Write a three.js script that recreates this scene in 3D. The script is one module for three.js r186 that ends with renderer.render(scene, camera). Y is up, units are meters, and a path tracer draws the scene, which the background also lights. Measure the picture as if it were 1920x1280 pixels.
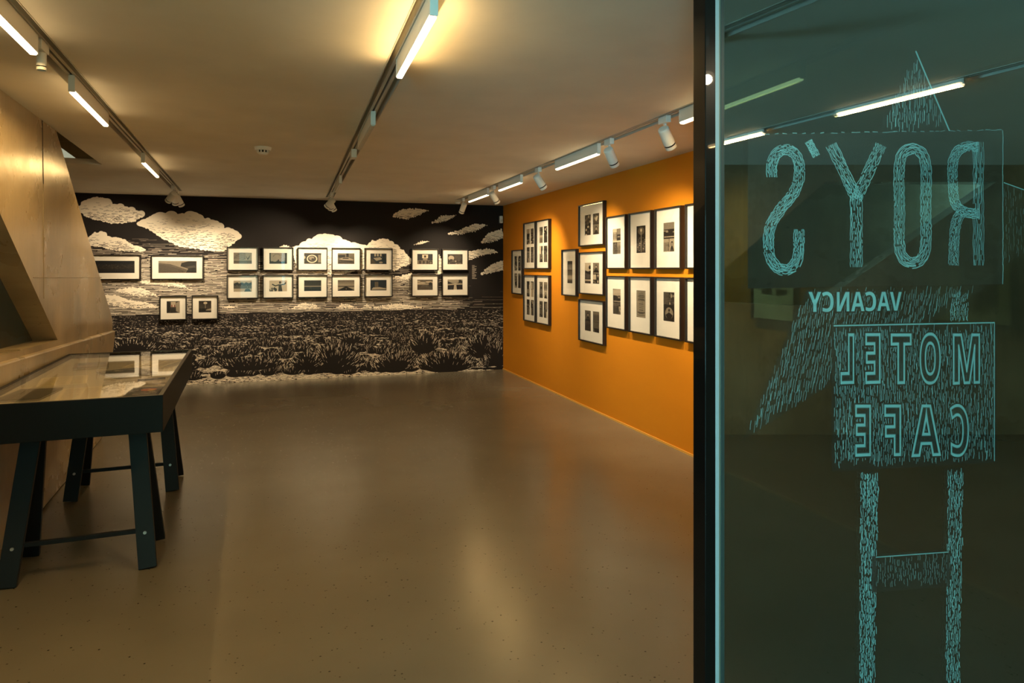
import * as THREE from 'three';
import { mergeGeometries } from 'three/addons/utils/BufferGeometryUtils.js';
import { RoundedBoxGeometry } from 'three/addons/geometries/RoundedBoxGeometry.js';
import { RectAreaLightUniformsLib } from 'three/addons/lights/RectAreaLightUniformsLib.js';
RectAreaLightUniformsLib.init();

// ---------------------------------------------------------------- camera, daylight, exposure
const scene = new THREE.Scene();
const YAW = THREE.MathUtils.degToRad(18.4), EYE = 1.55, FOCAL = 1280, CX = 960, CY = 504;
const camera = new THREE.PerspectiveCamera(2 * THREE.MathUtils.radToDeg(Math.atan(640 / FOCAL)), 1.5, 0.05, 60);
camera.position.set(0, EYE, 0);
camera.rotation.set(0, -YAW, 0);
camera.setViewOffset(1920, 1280, 0, 640 - CY, 1920, 1280);      // shifted lens, level camera
scene.add(camera);

const renderer = new THREE.WebGLRenderer();
renderer.toneMapping = THREE.LinearToneMapping;
renderer.toneMappingExposure = 1.0;
renderer.shadowMap.enabled = true;

const DAY = new THREE.Color().setRGB(0.30, 0.84, 0.96);
scene.background = DAY.clone();
scene.backgroundIntensity = 9;
const WARM = new THREE.Color().setRGB(1.0, 0.62, 0.22);          // very warm linear lamps
const SPOT = new THREE.Color().setRGB(1.0, 0.80, 0.52);          // whiter spotlights
const daylight = new THREE.RectAreaLight(DAY, 46, 2.1, 2.0);      // daylight through the tall foyer window
daylight.position.set(-2.72, 1.25, 4.45);
daylight.rotation.y = -Math.PI / 2;
scene.add(daylight);

// ---------------------------------------------------------------- measuring helpers
const S = Math.sin(YAW), C = Math.cos(YAW);
const ray = (px, py) => { const l = (px - CX) / FOCAL; return [S + l * C, -(py - CY) / FOCAL, -C + l * S]; };
const atHeight = (px, py, h) => { const r = ray(px, py), t = (h - EYE) / r[1]; return [r[0] * t, h, r[2] * t]; };
const atDepthZ = (px, py, z) => { const r = ray(px, py), t = z / r[2]; return [r[0] * t, EYE + r[1] * t, z]; };
const SKEW = 0.0537, UX = -Math.sin(SKEW), UZ = -Math.cos(SKEW), VX = Math.cos(SKEW), VZ = -Math.sin(SKEW);   // u runs along the concrete wall, v across it
const atV = (px, py, v) => { const r = ray(px, py), t = v / (r[0] * VX + r[2] * VZ); return [r[0] * t * UX + r[2] * t * UZ, EYE + r[1] * t]; };
const atU = (px, py, u) => { const r = ray(px, py), t = u / (r[0] * UX + r[2] * UZ); return [r[0] * t * VX + r[2] * t * VZ, EYE + r[1] * t]; };
const uv2xz = (u, v) => [u * UX + v * VX, u * UZ + v * VZ];

// seeded random numbers and value noise
let seedState = 12345;
const reseed = (s) => { seedState = s >>> 0; };
const rnd = () => { seedState = (seedState + 0x6d2b79f5) | 0; let t = Math.imul(seedState ^ (seedState >>> 15), 1 | seedState); t = (t + Math.imul(t ^ (t >>> 7), 61 | t)) ^ t; return ((t ^ (t >>> 14)) >>> 0) / 4294967296; };
const between = (a, b) => a + (b - a) * rnd();
const hash2 = (x, y, s) => { let h = (x * 374761393 + y * 668265263 + s * 974634721) | 0; h = Math.imul(h ^ (h >>> 13), 1274126177); return ((h ^ (h >>> 16)) >>> 0) / 4294967296; };
function vnoise(x, y, s, period = 0) {
  const xi = Math.floor(x), yi = Math.floor(y), fx = x - xi, fy = y - yi, m = (k) => (period ? ((k % period) + period) % period : k);
  const sx = fx * fx * (3 - 2 * fx), sy = fy * fy * (3 - 2 * fy);
  const a = hash2(m(xi), m(yi), s), b = hash2(m(xi + 1), m(yi), s), c = hash2(m(xi), m(yi + 1), s), d = hash2(m(xi + 1), m(yi + 1), s);
  return a + (b - a) * sx + (c - a) * sy + (a - b - c + d) * sx * sy;
}
const fbm = (x, y, s, n, period) => { let v = 0, a = 0.5, t = 0; for (let i = 0; i < n; i++) { v += a * vnoise(x, y, s + i, period); t += a; x *= 2; y *= 2; period *= 2; a *= 0.5; } return v / t; };
const clamp01 = (x) => Math.min(1, Math.max(0, x));
const smooth = (a, b, x) => { const t = clamp01((x - a) / (b - a)); return t * t * (3 - 2 * t); };

// ---------------------------------------------------------------- textures and materials
function dataTexture(size, fn, srgb) {
  const d = new Uint8Array(size * size * 4);
  for (let y = 0; y < size; y++) for (let x = 0; x < size; x++) {
    const c = fn(x / size, y / size), o = (y * size + x) * 4;
    d[o] = clamp01(c[0]) * 255; d[o + 1] = clamp01(c[1]) * 255; d[o + 2] = clamp01(c[2]) * 255; d[o + 3] = 255;
  }
  const t = new THREE.DataTexture(d, size, size);
  t.magFilter = THREE.LinearFilter; t.wrapS = t.wrapT = THREE.RepeatWrapping;
  if (srgb) t.colorSpace = THREE.SRGBColorSpace;
  t.needsUpdate = true;
  return t;
}
function heightTexture(size, fn) {           // heights kept as floats, so that slow slopes do not step
  const d = new Float32Array(size * size * 4);
  for (let y = 0; y < size; y++) for (let x = 0; x < size; x++) { const k = fn(x / size, y / size), o = (y * size + x) * 4; d[o] = d[o + 1] = d[o + 2] = k; d[o + 3] = 1; }
  const t = new THREE.DataTexture(d, size, size, THREE.RGBAFormat, THREE.FloatType);
  t.magFilter = THREE.LinearFilter; t.wrapS = t.wrapT = THREE.RepeatWrapping; t.needsUpdate = true;
  return t;
}
function canvasTexture(w, h, draw) {
  const c = document.createElement('canvas'); c.width = w; c.height = h;
  draw(c.getContext('2d'), w, h);
  const t = new THREE.CanvasTexture(c); t.colorSpace = THREE.SRGBColorSpace; t.magFilter = THREE.LinearFilter;
  return t;
}
const lin = (r, g, b) => new THREE.Color().setRGB(r, g, b);
const std = (name, color, roughness, more = {}) => new THREE.MeshStandardMaterial({ name, color, roughness, ...more });
const phys = (name, color, roughness, more = {}) => new THREE.MeshPhysicalMaterial({ name, color, roughness, ...more });

// resin floor: fine grain, faint cloudy patches, dark grit
const gritSpots = []; reseed(77); for (let i = 0; i < 900; i++) gritSpots.push([rnd(), rnd(), between(0.0004, 0.0014), between(0.35, 0.8)]);
const floorTex = (() => {
  const size = 1024, a = new Float32Array(size * size);
  for (let y = 0; y < size; y++) for (let x = 0; x < size; x++) a[y * size + x] = 0.86 + 0.09 * fbm((x / size) * 6, (y / size) * 6, 3, 5, 6);
  for (const [gx, gy, r, k] of gritSpots) {
    const R = Math.ceil(r * size) + 1, cx = Math.round(gx * size), cy = Math.round(gy * size);
    for (let j = -R; j <= R; j++) for (let i = -R; i <= R; i++) if (i * i + j * j <= (r * size) ** 2 + 0.3) { const q = ((cy + j + size) % size) * size + ((cx + i + size) % size); a[q] *= k; }
  }
  return dataTexture(size, (u, v) => { const k = a[Math.round(v * size) * size + Math.round(u * size)]; return [k, k * 0.985, k * 0.965]; }, true);
})();
const floorRough = dataTexture(512, (u, v) => { const k = 0.80 + 0.12 * fbm(u * 4, v * 4, 21, 3, 4); return [k, k, k]; });
const floorMat = phys('resin floor', lin(0.205, 0.188, 0.145), 0.30, { map: floorTex, roughnessMap: floorRough });
const plasterTex = dataTexture(256, (u, v) => { const k = 0.94 + 0.06 * fbm(u * 8, v * 8, 40, 4, 8); return [k, k, k]; }, true);
const ceilingMat = std('painted ceiling', lin(0.84, 0.80, 0.70), 0.75, { map: plasterTex });
const orangeMat = phys('orange wall paint', lin(0.66, 0.235, 0.010), 0.7, { map: plasterTex, specularIntensity: 0.35 });
const orangeTrimMat = std('orange skirting paint', lin(0.72, 0.36, 0.06), 0.45);
const concreteTex = dataTexture(1024, (u, v) => {
  let k = 0.63 + 0.26 * fbm(u * 5, v * 5, 60, 7, 5) + 0.05 * (fbm(u * 130, v * 9, 71, 2, 0) - 0.5);
  const pore = vnoise(u * 150, v * 150, 90, 150); k *= 1 - 0.2 * smooth(0.93, 1, pore);
  const stain = fbm(u * 6, v * 6, 33, 5, 6); k *= 1 - 0.14 * smooth(0.45, 0.85, stain);
  return [k, k * 0.97, k * 0.92];
}, true);
const concreteRough = dataTexture(512, (u, v) => { const k = 0.55 + 0.45 * fbm(u * 8, v * 8, 101, 5, 8); return [k, k, k]; });
const concreteBump = heightTexture(512, (u, v) => 0.4 + 0.3 * fbm(u * 7, v * 7, 120, 6, 7) + 0.15 * fbm(u * 80, v * 80, 130, 2, 80));
const concreteMat = phys('sealed board-marked concrete', lin(0.70, 0.60, 0.42), 0.38, { map: concreteTex, roughnessMap: concreteRough, bumpMap: concreteBump, bumpScale: 0.003 });
const blackMat = phys('black lacquer', lin(0.005, 0.006, 0.007), 0.45, { specularIntensity: 0.3 });
const legMat = phys('blue-black painted wood', lin(0.011, 0.014, 0.017), 0.5, { specularIntensity: 0.5 });
const frameMat = phys('black stained frame wood', lin(0.012, 0.008, 0.006), 0.42);
const matBoardMat = std('cream mat board', lin(0.80, 0.75, 0.66), 0.9);
const glazingMat = phys('picture glazing', lin(0.97, 0.97, 0.97), 0.02, { transmission: 1, thickness: 0, specularIntensity: 0.32 });
const clearGlassMat = phys('case glass', lin(0.97, 0.98, 0.97), 0.0, { transmission: 1, thickness: 0, specularIntensity: 0.62 });
const frontGlassMat = phys('coated solar glass', lin(0.90, 0.97, 0.96), 0.0, { transmission: 1, thickness: 0, ior: 2.2 });
const tintGlassMat = phys('solar tinted glass', lin(0.20, 0.28, 0.235), 0.0, { transmission: 1, thickness: 0, specularIntensity: 0.6 });
const whiteMetalMat = std('white lamp enamel', lin(0.82, 0.82, 0.78), 0.45);
const trackMat = std('track enamel', lin(0.55, 0.53, 0.47), 0.5);
const slotMat = std('black track slot', lin(0.008, 0.008, 0.008), 0.7);
const ringMat = std('black lamp ring', lin(0.01, 0.01, 0.01), 0.5);
const boltMat = std('zinc bolt', lin(0.6, 0.62, 0.62), 0.35, { metalness: 0.8 });
const glow = (name, k) => std(name, lin(0.8, 0.8, 0.75), 0.6, { emissive: lin(1.0, 0.80, 0.52), emissiveIntensity: k });
const diffuserMat = glow('lit diffuser', 5), lensMat = glow('lit lens', 4), offDiffuserMat = std('unlit diffuser', lin(0.6, 0.58, 0.5), 0.5);

// ---------------------------------------------------------------- building helpers
const used = new Map();
const numbered = (n) => { const k = used.get(n) ?? 0; used.set(n, k + 1); return k ? n + '_' + String(k).padStart(3, '0') : n; };
const shade = (o) => { o.castShadow = o.receiveShadow = true; return o; };
function part(name, geometry, material, parent) { const m = shade(new THREE.Mesh(geometry, material)); m.name = name; parent.add(m); return m; }
function thing(name, label, category, group, p = [0, 0, 0], turn = 0) {
  const g = new THREE.Group(); g.name = numbered(name); g.position.set(...p); g.rotation.y = turn;
  g.userData = { label, category }; if (group) g.userData.group = group;
  scene.add(g); return g;
}
function struct(name, geometry, material, label, category) { const m = part(name, geometry, material, scene); m.userData = { kind: 'structure', label, category }; return m; }
function structGroup(name, label, category, turn = 0) { const g = new THREE.Group(); g.name = name; g.rotation.y = turn; g.userData = { kind: 'structure', label, category }; scene.add(g); return g; }
const box = (w, h, d, x = 0, y = 0, z = 0) => new THREE.BoxGeometry(w, h, d).translate(x, y, z);
const rbox = (w, h, d, r, x = 0, y = 0, z = 0) => new RoundedBoxGeometry(w, h, d, 2, r).translate(x, y, z);
const shapeOf = (pts, holes = []) => { const s = new THREE.Shape(pts.map((p) => new THREE.Vector2(p[0], p[1]))); for (const h of holes) s.holes.push(new THREE.Path(h.map((p) => new THREE.Vector2(p[0], p[1])))); return s; };
function prismXZ(pts, holes, y0, y1) {      // outline in plan, extruded upwards
  const g = new THREE.ExtrudeGeometry(shapeOf(pts.map((p) => [p[0], -p[1]]), holes.map((h) => h.map((p) => [p[0], -p[1]]))), { depth: y1 - y0, bevelEnabled: false });
  return g.rotateX(-Math.PI / 2).translate(0, y0, 0);
}
function extrude(pts, holes, depth, bevel = 0) {
  return new THREE.ExtrudeGeometry(shapeOf(pts, holes), { depth: depth - 2 * bevel, bevelEnabled: bevel > 0, bevelThickness: bevel, bevelSize: bevel, bevelOffset: -bevel, bevelSegments: 2 }).translate(0, 0, bevel);
}
const scaleUV = (g, k) => { const a = g.attributes.uv; for (let i = 0; i < a.count; i++) a.setXY(i, a.getX(i) * k, a.getY(i) * k); return g; };
const bar = (a, b, w, d) => {            // a board from a to b, w across x, d across z
  const A = new THREE.Vector3(...a), B = new THREE.Vector3(...b), g = new RoundedBoxGeometry(w, A.distanceTo(B), d, 1, 0.002);
  const q = new THREE.Quaternion().setFromUnitVectors(new THREE.Vector3(0, 1, 0), B.clone().sub(A).normalize());
  return g.applyQuaternion(q).translate((A.x + B.x) / 2, (A.y + B.y) / 2, (A.z + B.z) / 2);
};

// ================================================================ THE ROOM
const ROOF = 2.525, XR = 3.2, ZM = -10.05;
const GLASS_A = [1.0445, -1.5495], GDIR = [0.99604, -0.08889];     // foot of the glass partition and its direction
const along = (t, off = 0) => [GLASS_A[0] + GDIR[0] * t - GDIR[1] * off, GLASS_A[1] + GDIR[1] * t + GDIR[0] * off];

struct('floor', scaleUV(prismXZ([[-4.2, -10.4], [8, -10.4], [8, 6.6], [-4.2, 6.6]], [], -0.2, 0), 1 / 2.4), floorMat, 'smooth brown-grey resin floor', 'floor');

// ceiling: a soffit with three grooves for the lighting tracks and a well beside the concrete wall, closed by a slab
const trackLines = {
  left: [[-0.905, -1.4], [-1.272, -9.42]], middle: [[0.487, -1.2], [0.578, -9.62]], right: [[2.31, -1.95], [2.345, -9.45]], foyer: [[3.42, -1.35], [3.66, 1.35]], entry: [[1.85, -1.25], [1.87, 0.4]],
};
const groove = ([a, b], w) => { const dx = b[0] - a[0], dz = b[1] - a[1], l = Math.hypot(dx, dz), nx = (-dz / l) * w, nz = (dx / l) * w; return [[a[0] + nx, a[1] + nz], [b[0] + nx, b[1] + nz], [b[0] - nx, b[1] - nz], [a[0] - nx, a[1] - nz]]; };
const wellU0 = 5.66, wellU1 = 7.36, wellPts = [uv2xz(wellU0, -1.232), uv2xz(wellU1, -1.232), uv2xz(wellU1, -2.2), uv2xz(wellU0, -2.2)];
const ceilingPts = [[-4.2, -10.4], [8, -10.4], [8, 6.6], [-4.2, 6.6]];
const ceiling = structGroup('ceiling', 'pale painted ceiling with recessed track grooves', 'ceiling');
part('soffit', scaleUV(prismXZ(ceilingPts, [...Object.values(trackLines).map((l) => groove(l, 0.055)), wellPts], ROOF, ROOF + 0.05), 0.5), ceilingMat, ceiling);
part('slab', scaleUV(prismXZ(ceilingPts, [[uv2xz(wellU0, -1.232), uv2xz(9.2, -1.232), uv2xz(9.2, -2.2), uv2xz(wellU0, -2.2)]], ROOF + 0.05, ROOF + 0.2), 0.5), ceilingMat, ceiling);

// ceiling well: grey sides, a lid, and a small triangular roof-light in its far side
const well = structGroup('trim_1', 'grey triangular ceiling well with a daylit pane beside the concrete wall', 'ceiling well', SKEW);
{
  const t = [atU(109, 273, wellU1), atU(150, 302, wellU1), atU(92, 301, wellU1)];
  part('well_side', scaleUV(extrude([[-2.3, ROOF + 0.2], [-1.15, ROOF + 0.2], [-1.15, ROOF + 0.7], [-2.3, ROOF + 0.7]], [], 0.08).translate(0, 0, -wellU1 - 0.08), 0.5), concreteMat, well);
  part('well_side', scaleUV(extrude([[-2.3, ROOF], [-1.2, ROOF], [-1.2, ROOF + 0.2], [-2.3, ROOF + 0.2]], [t], 0.06).translate(0, 0, -wellU1 - 0.075), 0.5), concreteMat, well);
  part('well_side', box(0.08, 0.5, 2.0, -1.19, ROOF + 0.45, -6.5), concreteMat, well);
  part('well_side', box(0.08, 0.5, 2.0, -2.24, ROOF + 0.45, -6.5), concreteMat, well);
  part('well_side', box(1.2, 0.5, 0.08, -1.7, ROOF + 0.45, -wellU0 + 0.04), concreteMat, well);
  part('well_lid', box(1.3, 0.06, 2.1, -1.7, ROOF + 0.73, -6.5), concreteMat, well);
  part('pane', extrude(t, [], 0.004).translate(0, 0, -wellU1 - 0.05), phys('bronze roof-light glass', lin(0.38, 0.23, 0.18), 0.05, { transmission: 1, thickness: 0 }), well);
}

// ---- mural wall: black and cream woodcut desert, printed on the wall
const MX0 = -3.6, MX1 = XR, MW = 2048, MK = MW / (MX1 - MX0), MH = Math.round(ROOF * MK);
const muralTex = canvasTexture(MW, MH, (g) => {
  const at = (px, py) => { const p = atDepthZ(px, py, ZM); return [(p[0] - MX0) * MK, (ROOF - p[1]) * MK]; };
  const INK = '#120a08', PAPER = '#ece0cd';
  g.fillStyle = INK; g.fillRect(0, 0, MW, MH);
  const horizonY = (px) => 592 - ((px - 205) * 14) / 737;
  // sky: broken horizontal cuts, closer and thicker towards the horizon
  reseed(5);
  g.strokeStyle = PAPER; g.lineCap = 'round';
  const skyTop = (px) => (px < 430 ? 428 + (px - 160) * 0.05 : px < 760 ? 455 + (px - 430) * 0.06 : px < 880 ? 478 + (px - 760) * 0.5 : 540);
  for (let py = 425; py < 592; py += 1.9) for (let px = 60 - rnd() * 30; px < 945;) {
    const d = smooth(skyTop(px), skyTop(px) + 75, py) * (px > 860 ? 0.62 : 1), len = between(9, 46);
    if (py < horizonY(px) - 1 && rnd() < d * 1.25) {
      g.lineWidth = 0.5 + 1.9 * d * between(0.35, 1);
      const a = at(px, py + between(-0.5, 0.5)), b = at(px + len * 0.5, py + between(-0.9, 0.9)), c = at(px + len * between(0.85, 1), py + between(-0.5, 0.5));
      g.beginPath(); g.moveTo(...a); g.quadraticCurveTo(...b, ...c); g.stroke();
    }
    px += len * between(0.62, 1.0);
  }
  // clouds
  const clouds = [
    [[150, 394], [162, 379], [181, 375.6], [200, 377.7], [210, 386], [229, 389], [246, 394], [268, 402.7], [254, 412], [233, 416.7], [208, 417], [187, 412], [166, 407]],
    [[268, 420], [283, 414], [302, 406], [312, 410], [321, 406], [327, 414], [342, 409], [356, 404], [369, 409], [377, 416], [390, 415], [402, 421], [415, 427], [397, 436], [400, 440], [415, 437], [427, 434], [438, 440], [445, 447], [435, 455], [419, 468], [396, 467], [369, 464], [342, 460], [317, 450], [304, 443], [292, 435], [279, 427]],
    [[166, 450], [179, 440], [194, 438], [204, 448], [221, 449.6], [233, 454], [244, 462], [271, 468], [250, 470], [219, 469], [192, 462], [169, 460]],
    [[198, 555], [219, 556], [237, 564], [267, 568], [296, 575], [233, 575], [200, 570]],
    [[221, 545], [244, 540], [267, 542], [294, 555], [267, 554], [240, 550]],
    [[262, 528], [308, 527], [335, 530], [351, 541], [317, 535]],
    [[573, 460], [579, 454.6], [588, 456], [598, 448.7], [610, 445], [623, 446], [634, 452], [647, 459], [662, 462.6], [682, 468], [690, 500], [640, 512], [560, 508], [553, 470]],
    [[525, 463], [533, 459], [541, 462], [548, 467], [520, 467]],
    [[692, 461], [699, 454], [708, 455], [717, 451], [726, 454], [741, 461], [745, 469], [755, 472.5], [760, 483], [772, 490], [764, 496], [754, 499], [738, 506], [690, 502]],
    [[738, 405], [753, 394], [771, 392.7], [802, 394], [783, 404], [761, 411]],
    [[810, 418], [828, 406], [854, 404], [836, 415]],
    [[842, 438.7], [875, 428], [890, 421.5], [912, 422], [890, 433], [863, 438.7]],
    [[905, 453], [917, 437], [940, 431], [943, 446], [917, 455]],
    [[878, 473], [905, 470], [917, 467], [932, 473], [899, 479], [878, 488]],
    [[905, 513], [917, 500], [943, 489], [943, 506], [923, 511]],
    [[777, 458], [792, 452], [805, 452], [789, 458]],
    [[735, 522], [771, 513], [773, 522], [745, 526]],
    [[815, 470], [830, 488], [830, 512], [818, 516], [812, 500]],
    [[548, 579], [569, 568], [590, 572], [600, 578]], [[632, 577], [641, 570], [655, 571], [671, 578]], [[679, 577], [688, 571], [697, 577]], [[701, 577], [722, 573], [745, 569], [768, 573], [793, 577], [745, 580]], [[418, 578], [430, 573], [442, 577]],
  ];
  for (const c of clouds) {
    const xs = c.map((p) => p[0]), ys = c.map((p) => p[1]), x0 = Math.min(...xs), x1 = Math.max(...xs), y0 = Math.min(...ys), y1 = Math.max(...ys), size = Math.min(x1 - x0, (y1 - y0) * 2);
    g.save(); g.beginPath(); c.forEach((p, i) => g[i ? 'lineTo' : 'moveTo'](...at(...p))); g.closePath();
    g.fillStyle = PAPER; g.fill();
    for (let i = 0; i < c.length; i++) {      // billows round the rim
      const a = c[i], b = c[(i + 1) % c.length], n = Math.max(1, Math.round(Math.hypot(b[0] - a[0], b[1] - a[1]) / 4));
      for (let k = 0; k < n; k++) { const q = at(a[0] + ((b[0] - a[0]) * k) / n + between(-1, 1), a[1] + ((b[1] - a[1]) * k) / n + between(-1, 1)); g.beginPath(); const up = b[0] > a[0] ? 1.5 : 0.55; g.ellipse(q[0], q[1], up * size * between(0.05, 0.13) + 1, up * size * between(0.05, 0.11) + 1, 0, 0, 7); g.fill(); }
    }
    g.beginPath(); c.forEach((p, i) => g[i ? 'lineTo' : 'moveTo'](...at(...p))); g.closePath(); g.clip();
    g.strokeStyle = INK;
    for (let py = y0 + 1; py < y1 + 3; py += 1.9) for (let px = x0; px < x1; px += between(4, 9)) {
      const d = smooth(y0, y1, py); if (rnd() > 0.14 + 0.66 * d) continue;
      g.lineWidth = 0.5 + 1.3 * d * rnd();
      const l = between(3, 9); g.beginPath(); g.moveTo(...at(px, py + between(-0.7, 0.7))); g.quadraticCurveTo(...at(px + l / 2, py + between(-1.2, 1.2)), ...at(px + l, py + between(-0.7, 0.7))); g.stroke();
    }
    g.restore();
  }
  // ground
  g.fillStyle = INK; g.beginPath(); g.moveTo(...at(40, horizonY(40))); for (let px = 60; px < 950; px += 10) g.lineTo(...at(px, horizonY(px) + between(-0.5, 0.5))); g.lineTo(...at(950, 740)); g.lineTo(...at(40, 740)); g.fill();
  reseed(31);
  g.strokeStyle = PAPER;
  const bottomY = (px) => 720 - (px - 360) * 0.047;
  const depthOf = (px, py) => clamp01((py - horizonY(px)) / (bottomY(px) - horizonY(px)));
  const light = (px, py) => { const t = depthOf(px, py), k = 0.35 + t * 1.15; return 1.5 * fbm(px / (64 * k), py / (14 * k), 200, 4, 0) - 0.22 + 0.22 * smooth(820, 930, px) * smooth(0.35, 0.05, t) + 0.25 * smooth(0.86, 0.98, t) - 0.06; };
  for (let i = 0; i < 30000; i++) {           // pale sand, cut with short level strokes
    const px = between(60, 945), t = Math.pow(rnd(), 0.7), py = horizonY(px) + 1.5 + t * (bottomY(px) - horizonY(px) + 6);
    if (light(px, py) < 0.45) continue;
    g.lineWidth = 0.7 + 1.2 * t * rnd() + 0.3; const l = between(1.5, 3.5) + t * 3.5;
    g.beginPath(); g.moveTo(...at(px - l / 2, py + between(-0.5, 0.5))); g.lineTo(...at(px + l / 2, py + between(-0.6, 0.6))); g.stroke();
  }
  const tufts = [];
  for (let i = 0; i < 2600; i++) { const px = between(60, 945), t = Math.pow(rnd(), 1.5), py = horizonY(px) + 2 + t * (bottomY(px) - horizonY(px) - 6); if (light(px, py) < 0.43 && t < 0.93) tufts.push([px, py, t]); }
  tufts.sort((p, q) => p[1] - q[1]);
  for (const [px, py, t] of tufts) {          // tufts of grass: a dark clump with pale blades
    const rx = 3 + 15 * t * between(0.7, 1.3), ry = 1.5 + 9 * t * between(0.7, 1.3), o = at(px, py);
    g.fillStyle = INK; g.beginPath(); g.ellipse(o[0], o[1], rx * 2.1, ry * 1.7, 0, 0, 7); g.fill();
    g.strokeStyle = PAPER;
    for (let k = 0, n = 2 + t * 11; k < n; k++) {
      const a = between(-1, 1), x = px + a * rx, y = py + between(-0.6, 0.5) * ry, l = (1.6 + 6.5 * t) * between(0.5, 1.1);
      g.lineWidth = 0.5 + 0.9 * t * rnd() + 0.2;
      g.beginPath(); g.moveTo(...at(x, y)); g.quadraticCurveTo(...at(x + a * l * 0.2, y - l * 0.6), ...at(x + a * l * 0.75 + 0.15 * l, y - l)); g.stroke();
    }
  }
  for (const [bx, by, rx, ry, n] of [[628, 690, 52, 50, 520], [575, 688, 30, 28, 200], [740, 692, 42, 34, 300], [840, 692, 66, 34, 520], [795, 656, 32, 36, 260], [905, 664, 38, 40, 330], [935, 680, 26, 40, 160], [470, 690, 60, 22, 260], [706, 622, 10, 8, 40], [430, 668, 40, 14, 130], [662, 640, 26, 16, 120], [250, 660, 50, 24, 200], [320, 690, 46, 22, 200]]) {
    g.fillStyle = INK; g.beginPath(); const o = at(bx, by); g.ellipse(o[0], o[1] - ry * 0.42 * 2.1, rx * 2.05, ry * 1.3, 0, 0, 7); g.fill();
    for (let i = 0; i < n * 0.5; i++) {
      const a = between(-1.5, 1.5), r = Math.pow(rnd(), 0.28), jx = between(-0.12, 0.12), x = bx + (Math.sin(a) + jx) * rx * r, y = by - Math.cos(a) * ry * r * between(0.75, 1.08), l = between(2, 6.5) * (0.6 + ry / 70);
      g.strokeStyle = rnd() < 0.4 + 0.5 * r * r ? PAPER : INK; g.lineWidth = between(0.6, 1.5) + r * 0.4;
      g.beginPath(); g.moveTo(...at(x, y)); g.lineTo(...at(x + Math.sin(a) * l * 0.7, y - Math.cos(a * 0.8) * l)); g.stroke();
    }
  }
  // caption block beside the last pictures: rows too fine to read
  g.fillStyle = 'rgba(236,224,205,0.75)';
  reseed(9); for (let k = 0; k < 14; k++) { const a = at(885, 497 + k * 1.9); g.fillRect(a[0], a[1], between(10, 24), 2); }
});
const mural = structGroup('wall_back', 'black and cream printed desert mural wall', 'wall');
{
  const m = part('mural_print', new THREE.PlaneGeometry(MX1 - MX0, ROOF).translate((MX0 + MX1) / 2, ROOF / 2, ZM), std('matt mural print', lin(1, 1, 1), 0.85, { map: muralTex }), mural);
  m.userData.label = 'woodcut print of desert scrub under clouds';
  part('wall_core', box(8, ROOF, 0.24, 0, ROOF / 2, ZM - 0.122), concreteMat, mural);
}
// ---- orange wall and its skirting line
struct('wall_right', scaleUV(box(0.25, ROOF, 8.4, XR + 0.125, ROOF / 2, ZM + 4.2), 1), orangeMat, 'orange painted gallery wall', 'wall');
struct('baseboard_right', box(0.010, 0.018, 8.3, XR - 0.005, 0.009, ZM + 4.15), orangeTrimMat, 'thin orange skirting line along the orange wall', 'baseboard');

// ---- concrete wall on the left: a slab with a slanting free end and a slanting opening
const WV = -1.23, wallLeft = structGroup('wall_left', 'raw concrete wall with a slanting end and slanting opening', 'wall', SKEW);
{
  const end = [[5.66, ROOF], atV(211, 599, WV), atV(211, 627, WV), [7.18, 0]];
  const tip = atV(108, 637, WV), up = atV(0, 400, WV), low = atV(0, 665, WV);
  const k = 0.72, high = [up[0] + (up[0] - tip[0]) * k, up[1] + (up[1] - tip[1]) * k], far = [high[0] - 1.3, high[1]], near = [far[0] - 0.4, low[1] + (low[1] - tip[1]) * 1.6];
  // local axes: x across (v), y up, z = -u; the outline is drawn in (u, y) and turned to face +v
  const face = (g, v) => g.rotateY(Math.PI / 2).translate(v, 0, 0);
  const slab = extrude([[-0.4, 0], end[3], end[2], end[1], end[0], [-0.4, ROOF]], [[tip, high, far, near]], 0.15);
  part('slab', scaleUV(face(slab, WV - 0.15), 0.42), concreteMat, wallLeft);
  // lower course, standing a little proud below a sloping crease
  const c0 = atV(0, 678, WV), c1 = atV(208, 619, WV), sl = (c1[1] - c0[1]) / (c1[0] - c0[0]), cy = (u) => c0[1] + sl * (u - c0[0]);
  part('lower_course', scaleUV(face(extrude([[-0.4, 0.0], [7.16, 0.0], [7.80, 0.80], [7.86, cy(7.86) - 0.005], [-0.4, cy(-0.4)]], [], 0.05, 0.016), WV - 0.02), 0.42), concreteMat, wallLeft);
  const j = (px0, py0, px1, py1) => { const a = atV(px0, py0, WV), b = atV(px1, py1, WV); return bar([WV + 0.001, a[1], -a[0]], [WV + 0.001, b[1], -b[0]], 0.004, 0.006); };
  part('formwork_seam', j(79, 222, 81, 345), slotMat, wallLeft);
  part('formwork_seam', j(62, 520, 190, 520), concreteMat, wallLeft);
  part('formwork_seam', j(81, 345, 82, 560), concreteMat, wallLeft);
}
part('added_cross_wall', scaleUV(box(2.1, ROOF, 0.12, -1.385 - 1.05, ROOF / 2, -5.98), 0.42), concreteMat, wallLeft);  // added cross wall, keeps lamp light out of the space behind the slab
struct('wall_far_left', scaleUV(box(0.2, 3.4, 11.5, -3.3, 1.7, -5.0), 0.4), concreteMat, 'concrete outer wall behind the slanting slab', 'wall');

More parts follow.
